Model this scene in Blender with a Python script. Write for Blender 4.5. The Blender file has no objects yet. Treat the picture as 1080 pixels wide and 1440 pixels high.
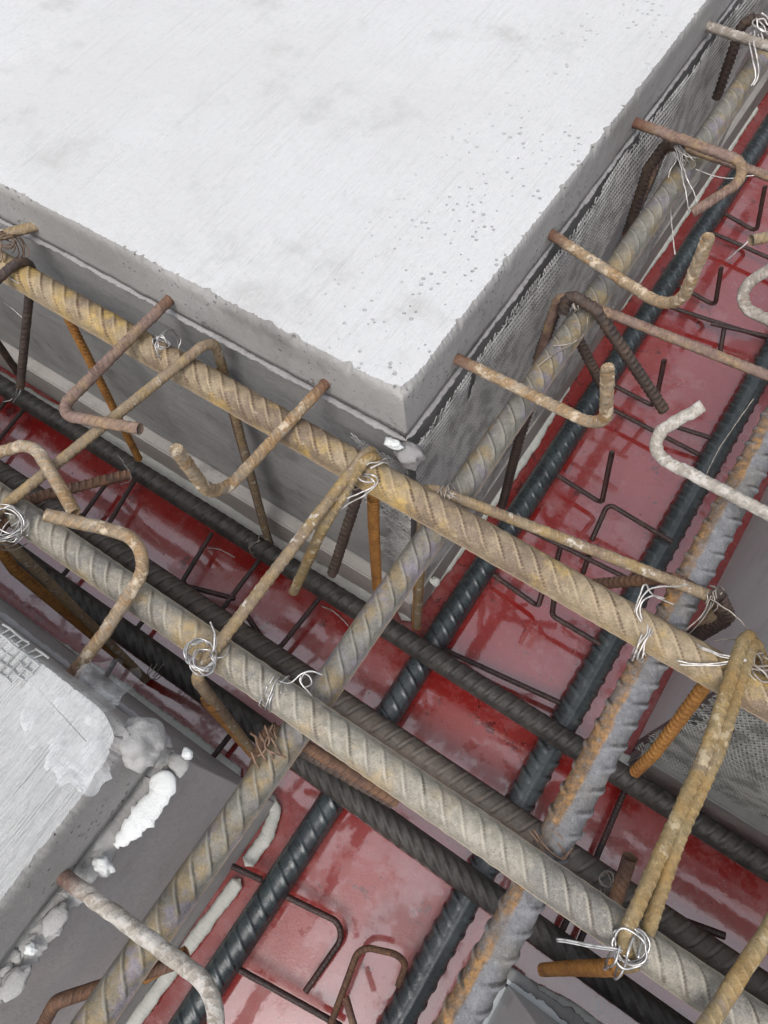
import bpy, bmesh, math, random
import numpy as np
from mathutils import Vector, Matrix, noise as mnoise

# ------------------------------------------------------------------ camera
SC = bpy.context.scene
COL = SC.collection
R_ = math.radians
HC = 0.624                                   # camera height above the top bars of the long beam
F = 1056.53                                  # focal length in photo pixels (photo 1080 x 1440)
CX = Vector((0.83033047, 0.48087196, -0.28162647))     # world axes seen from the camera (x right, y down, z ahead)
CY = Vector((0.55482913, -0.76061681, 0.33708561))
CZ = CX.cross(CY)
cam_d = bpy.data.cameras.new('camera')
cam = bpy.data.objects.new('camera', cam_d); COL.objects.link(cam)
cam_d.sensor_fit = 'HORIZONTAL'; cam_d.sensor_width = 36.0; cam_d.lens = 36.0 * F / 1080.0
cam_d.clip_start = 0.01; cam_d.clip_end = 400
m3 = Matrix(((CX[0], -CX[1], -CX[2]), (CY[0], -CY[1], -CY[2]), (CZ[0], -CZ[1], -CZ[2])))
cam.matrix_world = Matrix.Translation((0, 0, HC)) @ m3.to_4x4()
SC.camera = cam
SC.render.resolution_x = 768; SC.render.resolution_y = 1024

# ------------------------------------------------------------------ sky, sun, exposure
SUN_EL, SUN_AZ = R_(60), R_(-80)              # azimuth measured from +X towards +Y
wd = bpy.data.worlds.new('World'); SC.world = wd; wd.use_nodes = True
wn = wd.node_tree; wn.nodes.clear()
sky = wn.nodes.new('ShaderNodeTexSky'); sky.sky_type = 'NISHITA'; sky.sun_disc = False
sky.sun_elevation = SUN_EL; sky.sun_rotation = R_(90) - SUN_AZ
sky.air_density = 1.0; sky.dust_density = 3.0; sky.ozone_density = 1.0
hs = wn.nodes.new('ShaderNodeHueSaturation'); hs.inputs['Saturation'].default_value = 0.30
bg = wn.nodes.new('ShaderNodeBackground'); bg.inputs['Strength'].default_value = 0.15
wo = wn.nodes.new('ShaderNodeOutputWorld')
wn.links.new(sky.outputs[0], hs.inputs['Color']); wn.links.new(hs.outputs[0], bg.inputs[0]); wn.links.new(bg.outputs[0], wo.inputs[0])
sl = bpy.data.lights.new('sun', 'SUN'); sl.energy = 0.7; sl.angle = R_(22); sl.color = (1, 0.96, 0.9)
so = bpy.data.objects.new('sun', sl); COL.objects.link(so)
sd = Vector((math.cos(SUN_EL) * math.cos(SUN_AZ), math.cos(SUN_EL) * math.sin(SUN_AZ), math.sin(SUN_EL)))
so.rotation_euler = sd.to_track_quat('Z', 'Y').to_euler(); so.location = sd * 8
vs = SC.view_settings
vs.view_transform = 'Standard'; vs.look = 'None'; vs.gamma = 1; vs.use_curve_mapping = False; vs.exposure = 0.88

# ------------------------------------------------------------------ levels of the place (metres, 0 = axis of the long beam's top bars)
Z_SLAB, Z_UND, Z_FLOOR = 0.070, 0.005, -0.520
Z_P, Z_B, Z_R = -0.0285, -0.450, -0.4855
XA, YA = -0.222, 0.312                       # corner of the big slab
XB, YB = -0.228, -0.037                      # corner of the slab at the lower left
XC, YC = 0.155, 0.300                        # corner of the slab at the right
XD, YD = 0.142, -0.043                       # corner of the slab at the bottom

def at(px, py, z):
    """point of the place at height z that the photograph shows at px, py"""
    d = m3 @ Vector(((px - 540) / F, -(py - 720) / F, -1.0))
    t = (z - HC) / d.z
    return Vector((0, 0, HC)) + d * t

def plumb(px, py, b):
    """point on that sight line nearest to the plumb line through b"""
    d = m3 @ Vector(((px - 540) / F, -(py - 720) / F, -1.0))
    t = (d.x * b.x + d.y * b.y) / (d.x ** 2 + d.y ** 2)
    return Vector((0, 0, HC)) + d * t

# ------------------------------------------------------------------ object helpers
def tag(o, label=None, cat=None, group=None, kind=None):
    if label: o['label'] = label
    if cat: o['category'] = cat
    if group: o['group'] = group
    if kind: o['kind'] = kind
    return o

def link(name, me, mat=None, parent=None, center=True):
    o = bpy.data.objects.new(name, me)
    if mat: me.materials.append(mat)
    COL.objects.link(o)
    if center and len(me.vertices):
        n = len(me.vertices); co = np.empty(n * 3, np.float32); me.vertices.foreach_get('co', co)
        co = co.reshape(-1, 3); c = (co.min(0) + co.max(0)) / 2
        if parent is not None: c = np.array(parent.location)
        co -= c; me.vertices.foreach_set('co', co.ravel().astype(np.float32)); me.update()
        o.location = (0, 0, 0) if parent is not None else tuple(c)
    if parent is not None: o.parent = parent
    return o

def mesh_np(name, co, quads, attrs=None, smooth=True, tris=None):
    co = np.asarray(co, np.float32); quads = np.asarray(quads, np.int32).reshape(-1, 4)
    tris = np.asarray(tris if tris is not None else [], np.int32).reshape(-1, 3)
    me = bpy.data.meshes.new(name)
    me.vertices.add(len(co)); me.vertices.foreach_set('co', co.ravel())
    loops = np.concatenate([quads.ravel(), tris.ravel()]).astype(np.int32)
    me.loops.add(len(loops)); me.loops.foreach_set('vertex_index', loops)
    nq, nt = len(quads), len(tris)
    st = np.concatenate([np.arange(nq) * 4, nq * 4 + np.arange(nt) * 3]).astype(np.int32)
    me.polygons.add(nq + nt); me.polygons.foreach_set('loop_start', st)
    me.polygons.foreach_set('use_smooth', np.full(nq + nt, smooth, bool))
    me.update(calc_edges=True); me.validate()
    for k, v in (attrs or {}).items():
        a = me.attributes.new(k, 'FLOAT', 'POINT'); a.data.foreach_set('value', np.asarray(v, np.float32))
    return me

def empty(name, loc):
    o = bpy.data.objects.new(name, None); COL.objects.link(o); o.location = loc; o.empty_display_size = 0.05
    return o

def n1(s, seed, octs=((9, 1), (23, .6), (61, .35), (140, .2))):
    r = np.random.RandomState(seed); v = np.zeros_like(s)
    for fq, a in octs:
        v += a * np.sin(s * fq * (1 + .2 * r.rand()) * 2 * np.pi * .5 + r.rand() * 6.28) * (0.6 + .4 * np.sin(s * fq * .37 + r.rand() * 6.28))
    return v

# ------------------------------------------------------------------ paths and tubes
def resolve(pts):
    out = []
    for i, p in enumerate(pts):
        if isinstance(p, Vector): out.append(p)
        elif p[2] is None: out.append(None)
        else: out.append(at(*p))
    for i, p in enumerate(pts):
        if out[i] is None:
            b = out[i - 1] if i > 0 else out[i + 1]
            out[i] = plumb(p[0], p[1], b)
    return out

def fillet(P, r):
    Q = [np.array(P[0])]
    for i in range(1, len(P) - 1):
        a, b, c = (np.array(P[i - 1]), np.array(P[i]), np.array(P[i + 1]))
        u = a - b; v = c - b; lu = np.linalg.norm(u); lv = np.linalg.norm(v)
        cs = float(np.clip(np.dot(u, v) / (lu * lv), -1, 1)); ang = math.acos(cs)
        if ang > math.pi - 0.02: Q.append(b); continue
        d = min(r / math.tan(ang / 2), lu * .48, lv * .48)
        rr = d * math.tan(ang / 2)
        p0 = b + u / lu * d; p1 = b + v / lv * d
        bis = (u / lu + v / lv); bis /= np.linalg.norm(bis)
        ctr = b + bis * (rr / math.sin(ang / 2))
        e0 = p0 - ctr; e1 = p1 - ctr; tot = math.pi - ang
        for k in range(13):
            t = k / 12.0
            w = (math.sin((1 - t) * tot) * e0 + math.sin(t * tot) * e1) / max(math.sin(tot), 1e-6) if tot < 3.1 else e0 * (1 - t) + e1 * t
            Q.append(ctr + w)
    Q.append(np.array(P[-1]))
    return np.array(Q)

def resample(Q, step):
    seg = np.linalg.norm(np.diff(Q, axis=0), axis=1); s = np.r_[0, np.cumsum(seg)]
    keep = np.r_[True, seg > 1e-7]; Q = Q[keep]; s = s[keep]
    n = max(2, int(s[-1] / step) + 1); t = np.linspace(0, s[-1], n)
    return np.stack([np.interp(t, s, Q[:, k]) for k in range(3)], 1), t

def frames(C, ref0=None):
    T = np.gradient(C, axis=0); T /= np.linalg.norm(T, axis=1)[:, None] + 1e-12
    ref = np.array(ref0 if ref0 is not None else (0, 0, 1.0))
    if abs(np.dot(ref, T[0])) > .9: ref = np.array((1.0, 0, 0))
    N = np.empty_like(C)
    n = ref - T[0] * np.dot(ref, T[0]); n /= np.linalg.norm(n); N[0] = n
    for i in range(1, len(C)):
        n = n - T[i] * np.dot(n, T[i]); n /= np.linalg.norm(n); N[i] = n
    return T, N, np.cross(T, N)

_seed = [11]
def bar_mesh(name, P, D, fil=.02, step=None, ring=None, roll=90, ribh=.045, pitch=None, slant=35, lump=0.0, wob=.0004, lrib=.05, sharp=1.0, straight=False):
    _seed[0] += 1; sd = _seed[0]
    R = D / 2
    step = step or (.00135 if D > .02 else .0009); ring = ring or (42 if D > .02 else 16)
    pitch = pitch or D * .72
    Q = fillet(P, fil) if len(P) > 2 else np.array([np.array(p) for p in P])
    C, s = resample(Q, step)
    C = C + np.stack([n1(s, sd + k * 77, ((3, 1), (7, .5), (15, .25))) for k in range(3)], 1) * wob
    T, N, Bn = frames(C)
    th = np.linspace(0, 2 * np.pi, ring, endpoint=False)
    S, TH = np.meshgrid(s, th, indexing='ij')
    ph = (TH - R_(roll)) % (2 * np.pi)
    half = (ph >= np.pi); p = np.where(half, ph - np.pi, ph)               # 0..pi between the long ribs
    taper = np.clip(np.sin(p) * 1.3 - .22, 0, 1) ** .9
    u = (S - (p - np.pi / 2) * R * math.tan(R_(slant)) * np.where(half, -1, 1)) / pitch + np.where(half, .5, 0)
    du = np.abs(u - np.round(u)) * pitch
    w = D * .085 * sharp
    rib = np.clip(1.6 - du / w, 0, 1); rib = rib * rib * (3 - 2 * rib) * taper
    sg = (u - np.round(u)) * pitch
    rs0 = np.random.RandomState(sd)
    fade = .35 + .65 * rs0.rand(4096)[np.round(u).astype(int) % 4096]
    line = (np.exp(-((sg - w * 1.2) / (w * .75)) ** 2) + .3 * np.exp(-((sg + w * 1.2) / (w * .5)) ** 2)) * np.clip(taper * 1.4, 0, 1) * fade  # mask for a painted shade line, heavier on one rib flank
    dl = np.minimum(np.abs(np.sin(p)) * R, 9)
    lr = np.clip(1.5 - dl / (D * .06), 0, 1)
    rad = R * (1 - .02) + D * ribh * rib + D * lrib * lr
    if lump:
        rs = np.random.RandomState(sd)
        for k in range(7):
            rad += lump * D * .35 * np.sin(S * (60 + 500 * rs.rand()) + TH * rs.randint(1, 4) + 6.28 * rs.rand()) * (.4 + .6 * np.sin(S * (20 + 60 * rs.rand()) + rs.rand() * 6))
    X = C[:, None, :] + rad[:, :, None] * (np.cos(TH)[:, :, None] * N[:, None, :] + np.sin(TH)[:, :, None] * Bn[:, None, :])
    n = len(s); idx = np.arange(n * ring).reshape(n, ring)
    a = idx[:-1]; b = idx[1:]
    quads = np.stack([a, np.roll(a, -1, 1), np.roll(b, -1, 1), b], -1).reshape(-1, 4)[:, ::-1]
    co = X.reshape(-1, 3)
    c0, c1 = len(co), len(co) + 1
    co = np.vstack([co, C[0] - T[0] * D * .03, C[-1] + T[-1] * D * .03])
    tr = [(c0, idx[0, k], idx[0, (k + 1) % ring])[::-1] for k in range(ring)] + [(c1, idx[-1, (k + 1) % ring], idx[-1, k])[::-1] for k in range(ring)]
    tr = [(t[2], t[1], t[0]) if False else t for t in tr]
    z2 = np.zeros(2)
    return mesh_np(name, co, quads, dict(rib=np.r_[np.maximum(rib, 0).ravel(), z2], line=np.r_[line.ravel(), z2], side=np.r_[np.sin(TH).ravel(), z2],
                                         longrib=np.r_[lr.ravel(), z2], along=np.r_[S.ravel(), z2]), tris=tr)

def bar(name, label, cat, pts, D, mat, group=None, parent=None, **k):
    P = resolve(pts)
    me = bar_mesh(name, P, D, **k)
    o = link(name, me, mat, parent)
    if parent is None: tag(o, label, cat, group)
    return o

def crom(P, n=8):
    P = [np.array(p) for p in P]; P = [2 * P[0] - P[1]] + P + [2 * P[-1] - P[-2]]
    out = []
    for i in range(1, len(P) - 2):
        for k in range(n):
            t = k / n
            out.append(.5 * ((2 * P[i]) + (P[i + 1] - P[i - 1]) * t + (2 * P[i - 1] - 5 * P[i] + 4 * P[i + 1] - P[i + 2]) * t * t + (3 * P[i] - P[i - 1] - 3 * P[i + 1] + P[i + 2]) * t ** 3))
    out.append(P[-2])
    return np.array(out)

def tube_arrays(C, r, ring=6):
    T, N, Bn = frames(C); th = np.linspace(0, 2 * np.pi, ring, endpoint=False)
    X = C[:, None, :] + r * (np.cos(th)[None, :, None] * N[:, None, :] + np.sin(th)[None, :, None] * Bn[:, None, :])
    n = len(C); idx = np.arange(n * ring).reshape(n, ring); a, b = idx[:-1], idx[1:]
    q = np.stack([a, b, np.roll(b, -1, 1), np.roll(a, -1, 1)], -1).reshape(-1, 4)[:, ::-1]
    caps = [(idx[0, 0], idx[0, k + 1], idx[0, k]) for k in range(1, ring - 1)] + [(idx[-1, 0], idx[-1, k], idx[-1, k + 1]) for k in range(1, ring - 1)]
    return X.reshape(-1, 3), q, np.array(caps)

def wires(name, label, cat, strands, mat, r=.00085, group=None):
    co, q, t, off = [], [], [], 0
    for P in strands:
        C = crom(P, 7)
        C, s = resample(C, .0022); C = C + np.stack([n1(s, len(C) + q, ((60, 1), (140, .6))) for q in range(3)], 1) * .0004
        if len(C) < 3: continue
        x, a, c = tube_arrays(C, r * .82)
        co.append(x); q.append(a + off); t.append(c + off); off += len(x)
    me = mesh_np(name, np.vstack(co), np.vstack(q), tris=np.vstack(t))
    return tag(link(name, me, mat), label, cat, group)

def coil(c, axis, rad, turns, seed, spread=.006, squash=1.0, start=0.0):
    """loops of wire wound about an axis, uneven"""
    rs = np.random.RandomState(seed); axis = np.array(axis, float); axis /= np.linalg.norm(axis)
    h = np.array((0, 0, 1.0)) if abs(axis[2]) < .8 else np.array((1.0, 0, 0))
    u = h - axis * np.dot(h, axis); u /= np.linalg.norm(u); v = np.cross(axis, u)
    pts = []; n = int(turns * 10)
    for k in range(n + 1):
        a = start + 2 * np.pi * k / 10
        j = 1 + .10 * rs.randn()
        pts.append(np.array(c) + u * math.cos(a) * rad * j + v * math.sin(a) * rad * j * squash + axis * (spread * (k / n - .5) * 2 + .0012 * rs.randn()))
    return pts

def px(*P): return [at(*p) for p in P]

def box_bm(bm, x0, x1, y0, y1, z0, z1, bev=0.0, cuts=0):
    ret = bmesh.ops.create_cube(bm, size=1.0)
    for v in ret['verts']:
        v.co = Vector(((x0 + x1) / 2 + v.co.x * (x1 - x0), (y0 + y1) / 2 + v.co.y * (y1 - y0), (z0 + z1) / 2 + v.co.z * (z1 - z0)))
    if bev:
        es = list({e for v in ret['verts'] for e in v.link_edges})
        bmesh.ops.bevel(bm, geom=es, offset=bev, segments=2, affect='EDGES')

def bm_mesh(name, bm, smooth=False):
    me = bpy.data.meshes.new(name); bm.to_mesh(me); bm.free()
    if smooth: me.polygons.foreach_set('use_smooth', np.ones(len(me.polygons), bool))
    return me

# ------------------------------------------------------------------ materials
class NT:
    def __init__(s, name):
        s.m = bpy.data.materials.new(name); s.m.use_nodes = True
        s.t = s.m.node_tree; s.t.nodes.clear()
        s.out = s.t.nodes.new('ShaderNodeOutputMaterial'); s.b = s.t.nodes.new('ShaderNodeBsdfPrincipled')
        s.t.links.new(s.b.outputs[0], s.out.inputs[0])
        s.tc = s.t.nodes.new('ShaderNodeTexCoord')
    def set(s, sock, v):
        if isinstance(v, bpy.types.NodeSocket): s.t.links.new(v, sock)
        elif isinstance(v, (tuple, list)) and sock.type == 'RGBA': sock.default_value = (*v[:3], 1)
        else: sock.default_value = v
    def bs(s, **k):
        for a, v in k.items(): s.set(s.b.inputs[a.replace('_', ' ')], v)
    def mapping(s, scale=(1, 1, 1), rot=(0, 0, 0), loc=(0, 0, 0), src='Object'):
        n = s.t.nodes.new('ShaderNodeMapping'); n.inputs['Scale'].default_value = scale; n.inputs['Rotation'].default_value = rot; n.inputs['Location'].default_value = loc
        s.t.links.new(s.tc.outputs[src], n.inputs[0]); return n.outputs[0]
    def noise(s, scale, detail=4, rough=.55, vec=None, dist=0.0, color=False):
        n = s.t.nodes.new('ShaderNodeTexNoise'); n.inputs['Scale'].default_value = scale; n.inputs['Detail'].default_value = detail
        n.inputs['Roughness'].default_value = rough; n.inputs['Distortion'].default_value = dist
        s.t.links.new(vec if vec is not None else s.tc.outputs['Object'], n.inputs['Vector'])
        return n.outputs['Color' if color else 'Fac']
    def vor(s, scale, vec=None, feat='F1', out='Distance', rnd=1.0):
        n = s.t.nodes.new('ShaderNodeTexVoronoi'); n.feature = feat; n.inputs['Scale'].default_value = scale; n.inputs['Randomness'].default_value = rnd
        s.t.links.new(vec if vec is not None else s.tc.outputs['Object'], n.inputs['Vector']); return n.outputs[out]
    def ramp(s, v, a, b, lo=0.0, hi=1.0):
        n = s.t.nodes.new('ShaderNodeMapRange'); n.interpolation_type = 'SMOOTHSTEP'
        n.inputs['From Min'].default_value = a; n.inputs['From Max'].default_value = b; n.inputs['To Min'].default_value = lo; n.inputs['To Max'].default_value = hi
        s.t.links.new(v, n.inputs['Value']); return n.outputs[0]
    def mix(s, f, a, b, mode='MIX'):
        n = s.t.nodes.new('ShaderNodeMix'); n.data_type = 'RGBA'; n.blend_type = mode
        s.set(n.inputs[0], f); s.set(n.inputs[6], a); s.set(n.inputs[7], b); return n.outputs[2]
    def math(s, op, a, b=0.0, c=None):
        n = s.t.nodes.new('ShaderNodeMath'); n.operation = op; s.set(n.inputs[0], a); s.set(n.inputs[1], b)
        if c is not None: s.set(n.inputs[2], c)
        return n.outputs[0]
    def attr(s, name):
        n = s.t.nodes.new('ShaderNodeAttribute'); n.attribute_name = name; return n.outputs['Fac']
    def bump(s, h, strength=.5, dist=.001, prev=None):
        n = s.t.nodes.new('ShaderNodeBump'); s.set(n.inputs['Strength'], strength); n.inputs['Distance'].default_value = dist
        s.t.links.new(h, n.inputs['Height'])
        if prev is not None: s.t.links.new(prev, n.inputs['Normal'])
        return n.outputs[0]

def rebar_mat(name, base, p1, p2, t1=.55, t2=.6, rib_shade=None, ribf=.6, rough=.75, speck=(.05, .04, .03), speckf=.5, s1=22, s2=40, side=None, spec=.4, rtop=None, longc=None, bstr=.6, crust=0.0, crustc=(.5, .46, .4), foot=False, grime=.62, crest_glint=True):
    k = NT(name)
    c = k.mix(k.ramp(k.noise(s1, 5, .6), t1 - .09, t1 + .09), base, p1)
    c = k.mix(k.ramp(k.noise(s2, 6, .65, k.mapping(loc=(3.1, 1.7, 5.2))), t2 - .06, t2 + .06), c, p2)
    if side:
        sc_, thr, sgn = side
        sv = k.math('ADD', k.math('MULTIPLY', k.attr('side'), sgn), k.math('MULTIPLY', k.noise(45, 5), .6))
        f = k.ramp(sv, thr + .10, thr + .30)
        c = k.mix(k.math('MULTIPLY', f, k.ramp(k.noise(24, 6, .7), .38, .55, .25, 1)), c, k.mix(k.ramp(k.noise(110, 6, .7), .4, .62), tuple(x * .38 for x in sc_), sc_))
    fine = k.noise(420, 4, .7)
    c = k.mix(k.math('MULTIPLY', k.ramp(fine, .52, .68), speckf), c, speck)
    gr = k.ramp(k.noise(75, 8, .74, k.mapping(loc=(2, 6, 9))), .34, .66)
    c = k.mix(k.math('MULTIPLY', gr, grime), c, tuple(x * .34 for x in base))
    c = k.mix(k.ramp(k.noise(210, 6, .72, k.mapping(loc=(8, 1, 4))), .55, .68, 0, grime * .8), c, tuple(min(1, x * 1.55) for x in base))
    c = k.mix(k.ramp(k.noise(900, 2), .35, .75, 0, .3), c, tuple(min(1, x * 1.4) for x in base))
    if rib_shade:
        edge = k.math('MULTIPLY', k.ramp(k.attr('line'), .12, .6), ribf)
        c = k.mix(k.math('MULTIPLY', edge, k.ramp(k.noise(90, 4), .3, .55)), c, rib_shade)  # shadow beside the ribs painted into the colour, broken by noise
    if crest_glint: c = k.mix(k.math('MULTIPLY', k.ramp(k.attr('rib'), .55, .95), .45), c, tuple(min(1, x * 1.45) for x in base))  # highlight painted along the rib tops
    if longc: c = k.mix(k.math('MULTIPLY', k.ramp(k.attr('longrib'), .3, .9), .8), c, longc)
    if crust:
        cr = k.ramp(k.noise(70, 6, .7), .62 - crust * .3, .70 - crust * .3)
        c = k.mix(k.math('MULTIPLY', cr, .85), c, crustc)
    if foot: c = k.mix(k.ramp(k.math('ADD', k.attr('along'), k.math('MULTIPLY', k.noise(200, 3), .02)), .048, .014, 0, .85), c, (.11, .045, .03))
    h = k.math('ADD', k.math('ADD', k.noise(260, 6, .7), k.math('MULTIPLY', k.noise(1400, 2), .4)), k.math('MULTIPLY', gr, -.5))
    k.bs(Base_Color=c, Roughness=k.ramp(k.noise(50, 3), .3, .7, rough - .12, rough + .1), Normal=k.bump(h, bstr, .0012))
    k.b.inputs['Specular IOR Level'].default_value = spec
    return k.m

M = {}
DK = (.05, .035, .025)
M['t1'] = rebar_mat('steel_tan_dust', (.29, .225, .145), (.41, .27, .07), (.155, .108, .078), .54, .55, s2=15, rib_shade=(.08, .045, .025), ribf=.9, longc=(.36, .27, .19), s1=16, grime=.58, bstr=.5, rough=.6)
M['t2'] = rebar_mat('steel_pale_dust', (.285, .262, .215), (.37, .25, .10), (.165, .155, .145), .57, .54, s2=17, rib_shade=(.07, .055, .04), ribf=.8, longc=(.45, .38, .28), s1=11, grime=.58, bstr=.5, rough=.6)
M['p'] = rebar_mat('steel_grey_dust', (.185, .175, .15), (.25, .18, .085), (.195, .17, .20), .54, .55, rib_shade=(.055, .05, .04), ribf=.75, longc=(.34, .25, .19), s1=26, rough=.62, grime=.58, bstr=.5)
M['q'] = rebar_mat('steel_rust_flank', (.19, .19, .20), (.165, .155, .135), (.125, .125, .14), .55, .58, rib_shade=(.04, .035, .03), ribf=.8, side=((.43, .21, .04), .36, -1.0), rough=.6)
M['r1'] = rebar_mat('steel_wet_blue', (.036, .048, .055), (.055, .075, .078), (.026, .028, .036), .5, .55, rib_shade=(.012, .013, .015), ribf=.95, rough=.30, spec=1.0, bstr=.3, speck=(.02, .02, .02), speckf=.3, longc=(.10, .085, .075))
M['r2'] = rebar_mat('steel_wet_slate', (.060, .074, .078), (.036, .046, .052), (.080, .088, .082), .5, .6, rib_shade=(.02, .023, .025), ribf=.9, rough=.32, spec=1.0, bstr=.3, speck=(.02, .02, .02), speckf=.3)
M['b'] = rebar_mat('steel_black_brown', (.045, .040, .036), (.075, .064, .055), (.028, .025, .024), .5, .55, rib_shade=(.028, .025, .022), ribf=.6, rough=.5, spec=.5, bstr=.5, speck=(.02, .017, .015), speckf=.5)
M['bb'] = rebar_mat('steel_brown_grey', (.115, .095, .08), (.085, .075, .068), (.13, .10, .075), .5, .55, rib_shade=(.035, .028, .024), ribf=.8, rough=.55, spec=.5)
M['tan'] = rebar_mat('tie_tan_dust', (.245, .185, .12), (.30, .205, .08), (.18, .12, .085), .54, .58, rib_shade=(.17, .10, .05), ribf=.7, s1=30, crust=.12)
M['mauve'] = rebar_mat('tie_mauve_rust', (.20, .135, .11), (.28, .19, .095), (.12, .068, .05), .52, .56, rib_shade=(.12, .07, .05), ribf=.7, s1=30, foot=True)
M['yellow'] = rebar_mat('tie_yellow_cement', (.25, .185, .092), (.27, .165, .055), (.21, .165, .12), .5, .58, rib_shade=(.25, .16, .07), ribf=.6, s1=24, crust=.2, crustc=(.38, .31, .2), bstr=.9)
M['orange'] = rebar_mat('tie_orange_rust', (.36, .165, .04), (.28, .11, .03), (.16, .07, .03), .54, .60, rib_shade=(.11, .05, .02), ribf=.85, s1=30)
M['rust'] = rebar_mat('tie_brown_rust', (.13, .068, .042), (.19, .10, .05), (.07, .042, .034), .54, .56, rib_shade=(.05, .028, .02), ribf=.8, s1=30)
M['dark'] = rebar_mat('tie_dark_rust', (.062, .042, .034), (.095, .062, .042), (.036, .028, .026), .54, .56, rib_shade=(.024, .018, .016), ribf=.8, rough=.55)
M['thin'] = rebar_mat('thin_wet_rust', (.050, .028, .026), (.085, .04, .032), (.03, .02, .02), .52, .55, rib_shade=(.02, .012, .012), ribf=.7, rough=.45, spec=.5)
M['cem'] = rebar_mat('tie_cement_coat', (.33, .295, .25), (.27, .20, .14), (.40, .37, .33), .60, .5, rib_shade=(.33, .27, .2), ribf=.4, crust=.45, crustc=(.50, .47, .43), bstr=1.0, speckf=.3, foot=True)
M['cemg'] = rebar_mat('tie_grey_cement', (.27, .23, .19), (.30, .22, .15), (.33, .30, .265), .58, .52, rib_shade=(.16, .11, .08), ribf=.5, crust=.3, crustc=(.42, .385, .345), bstr=1.0, s1=24)
M['sand'] = rebar_mat('tie_sand_orange', (.285, .205, .125), (.33, .28, .22), (.28, .16, .065), .54, .55, rib_shade=(.26, .15, .06), ribf=.6, crust=.3, crustc=(.52, .43, .32), bstr=.9, s1=28, foot=True)

def wire_mat(name, col, rough, metal):
    k = NT(name); c = k.mix(k.ramp(k.noise(180, 3), .45, .65), col, tuple(x * .6 for x in col))
    k.bs(Base_Color=c, Roughness=rough, Metallic=metal); return k.m
M['wire'] = wire_mat('galvanised_wire', (.50, .485, .47), .36, .8)
M['wire_w'] = wire_mat('pale_wire', (.55, .52, .49), .42, .5)
M['wire_r'] = wire_mat('rusty_wire', (.19, .12, .08), .6, .2)
M['wire_d'] = wire_mat('dull_wire', (.33, .29, .25), .5, .5)

def concrete(name, base, dark, light, streak=0.0, pits=0.0, rough=.85, wet=0.0, stain=None, sx=(150, 6, 20), pscale=95, pm=(.53, .62), pedge=False):
    k = NT(name)
    c = k.mix(k.ramp(k.noise(5, 6, .6), .35, .68), base, light)
    c = k.mix(k.ramp(k.noise(9, 7, .68, k.mapping(loc=(7, 2, 1))), .52, .72, 0, .75), c, dark)
    c = k.mix(k.ramp(k.noise(140, 5, .7), .5, .72, 0, .35), c, dark)
    if stain: c = k.mix(k.ramp(k.noise(3.2, 7, .62, k.mapping(loc=(1, 9, 4))), .52, .66, 0, .7), c, stain)
    h = k.math('ADD', k.noise(60, 7, .68), k.math('MULTIPLY', k.noise(500, 4, .65), .45))
    nrm = k.bump(h, .5, .0025)
    if streak:
        sv = k.noise(1.0, 5, .62, k.mapping(scale=sx))
        sw = k.noise(1.0, 3, .6, k.mapping(scale=tuple(q * 2.2 for q in sx), loc=(4, 4, 4)))
        sm = k.math('MULTIPLY', k.math('ADD', sv, k.math('MULTIPLY', sw, .5)), k.ramp(k.noise(4, 3), .3, .6, .35, 1))
        nrm = k.bump(sm, streak, .004, nrm)
        c = k.mix(k.ramp(sv, .55, .72, 0, .3), c, dark)
    if pits:
        pv = k.vor(pscale, k.mapping(loc=(.3, .2, 0))); big_ = k.ramp(k.noise(30, 2), .35, .7, .05, .26)
        pmk = k.math('MULTIPLY', k.ramp(k.math('SUBTRACT', pv, big_), -.05, .03, 1, 0), k.ramp(k.noise(6, 3), pm[0], pm[1]))
        if pedge:
            sep = k.t.nodes.new('ShaderNodeSeparateXYZ'); k.t.links.new(k.tc.outputs['Object'], sep.inputs[0])
            pmk = k.math('MULTIPLY', pmk, k.ramp(sep.outputs[0], .10, .28))
        nrm = k.bump(k.math('SUBTRACT', 1.0, pmk), pits, .003, nrm)
        c = k.mix(k.math('MULTIPLY', pmk, .45), c, tuple(x * .45 for x in dark))
    k.bs(Base_Color=c, Roughness=k.ramp(k.noise(6, 4), .35, .65, rough - .25 * (wet > 0) - .1, rough), Normal=nrm)
    k.b.inputs['Specular IOR Level'].default_value = .35 + wet * .2
    return k.m

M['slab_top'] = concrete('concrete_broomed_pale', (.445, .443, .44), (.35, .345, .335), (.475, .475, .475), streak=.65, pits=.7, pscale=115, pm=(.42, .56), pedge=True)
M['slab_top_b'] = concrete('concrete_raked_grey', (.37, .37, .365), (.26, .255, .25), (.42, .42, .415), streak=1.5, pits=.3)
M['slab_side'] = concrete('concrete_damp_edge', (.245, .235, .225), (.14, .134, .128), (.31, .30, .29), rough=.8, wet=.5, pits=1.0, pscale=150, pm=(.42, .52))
M['panel'] = concrete('slurry_grey_panel', (.26, .258, .254), (.11, .109, .107), (.35, .347, .342), rough=.7, wet=.5, stain=(.19, .195, .185), streak=.35, sx=(5, 60, 60))
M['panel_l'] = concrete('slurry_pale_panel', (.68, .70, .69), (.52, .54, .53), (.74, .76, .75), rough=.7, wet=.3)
M['panel_d'] = concrete('slurry_black_panel', (.13, .13, .125), (.08, .08, .078), (.18, .18, .175), rough=.65, wet=.6)
M['panel_b'] = concrete('slurry_dark_panel', (.43, .445, .438), (.28, .288, .28), (.49, .50, .495), rough=.65, wet=.6)
M['batten'] = concrete('slurry_beige_batten', (.36, .335, .31), (.20, .185, .17), (.44, .415, .39), rough=.7)
M['seam'] = concrete('mortar_seam', (.235, .222, .222), (.13, .125, .12), (.29, .28, .28), rough=.85)
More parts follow.
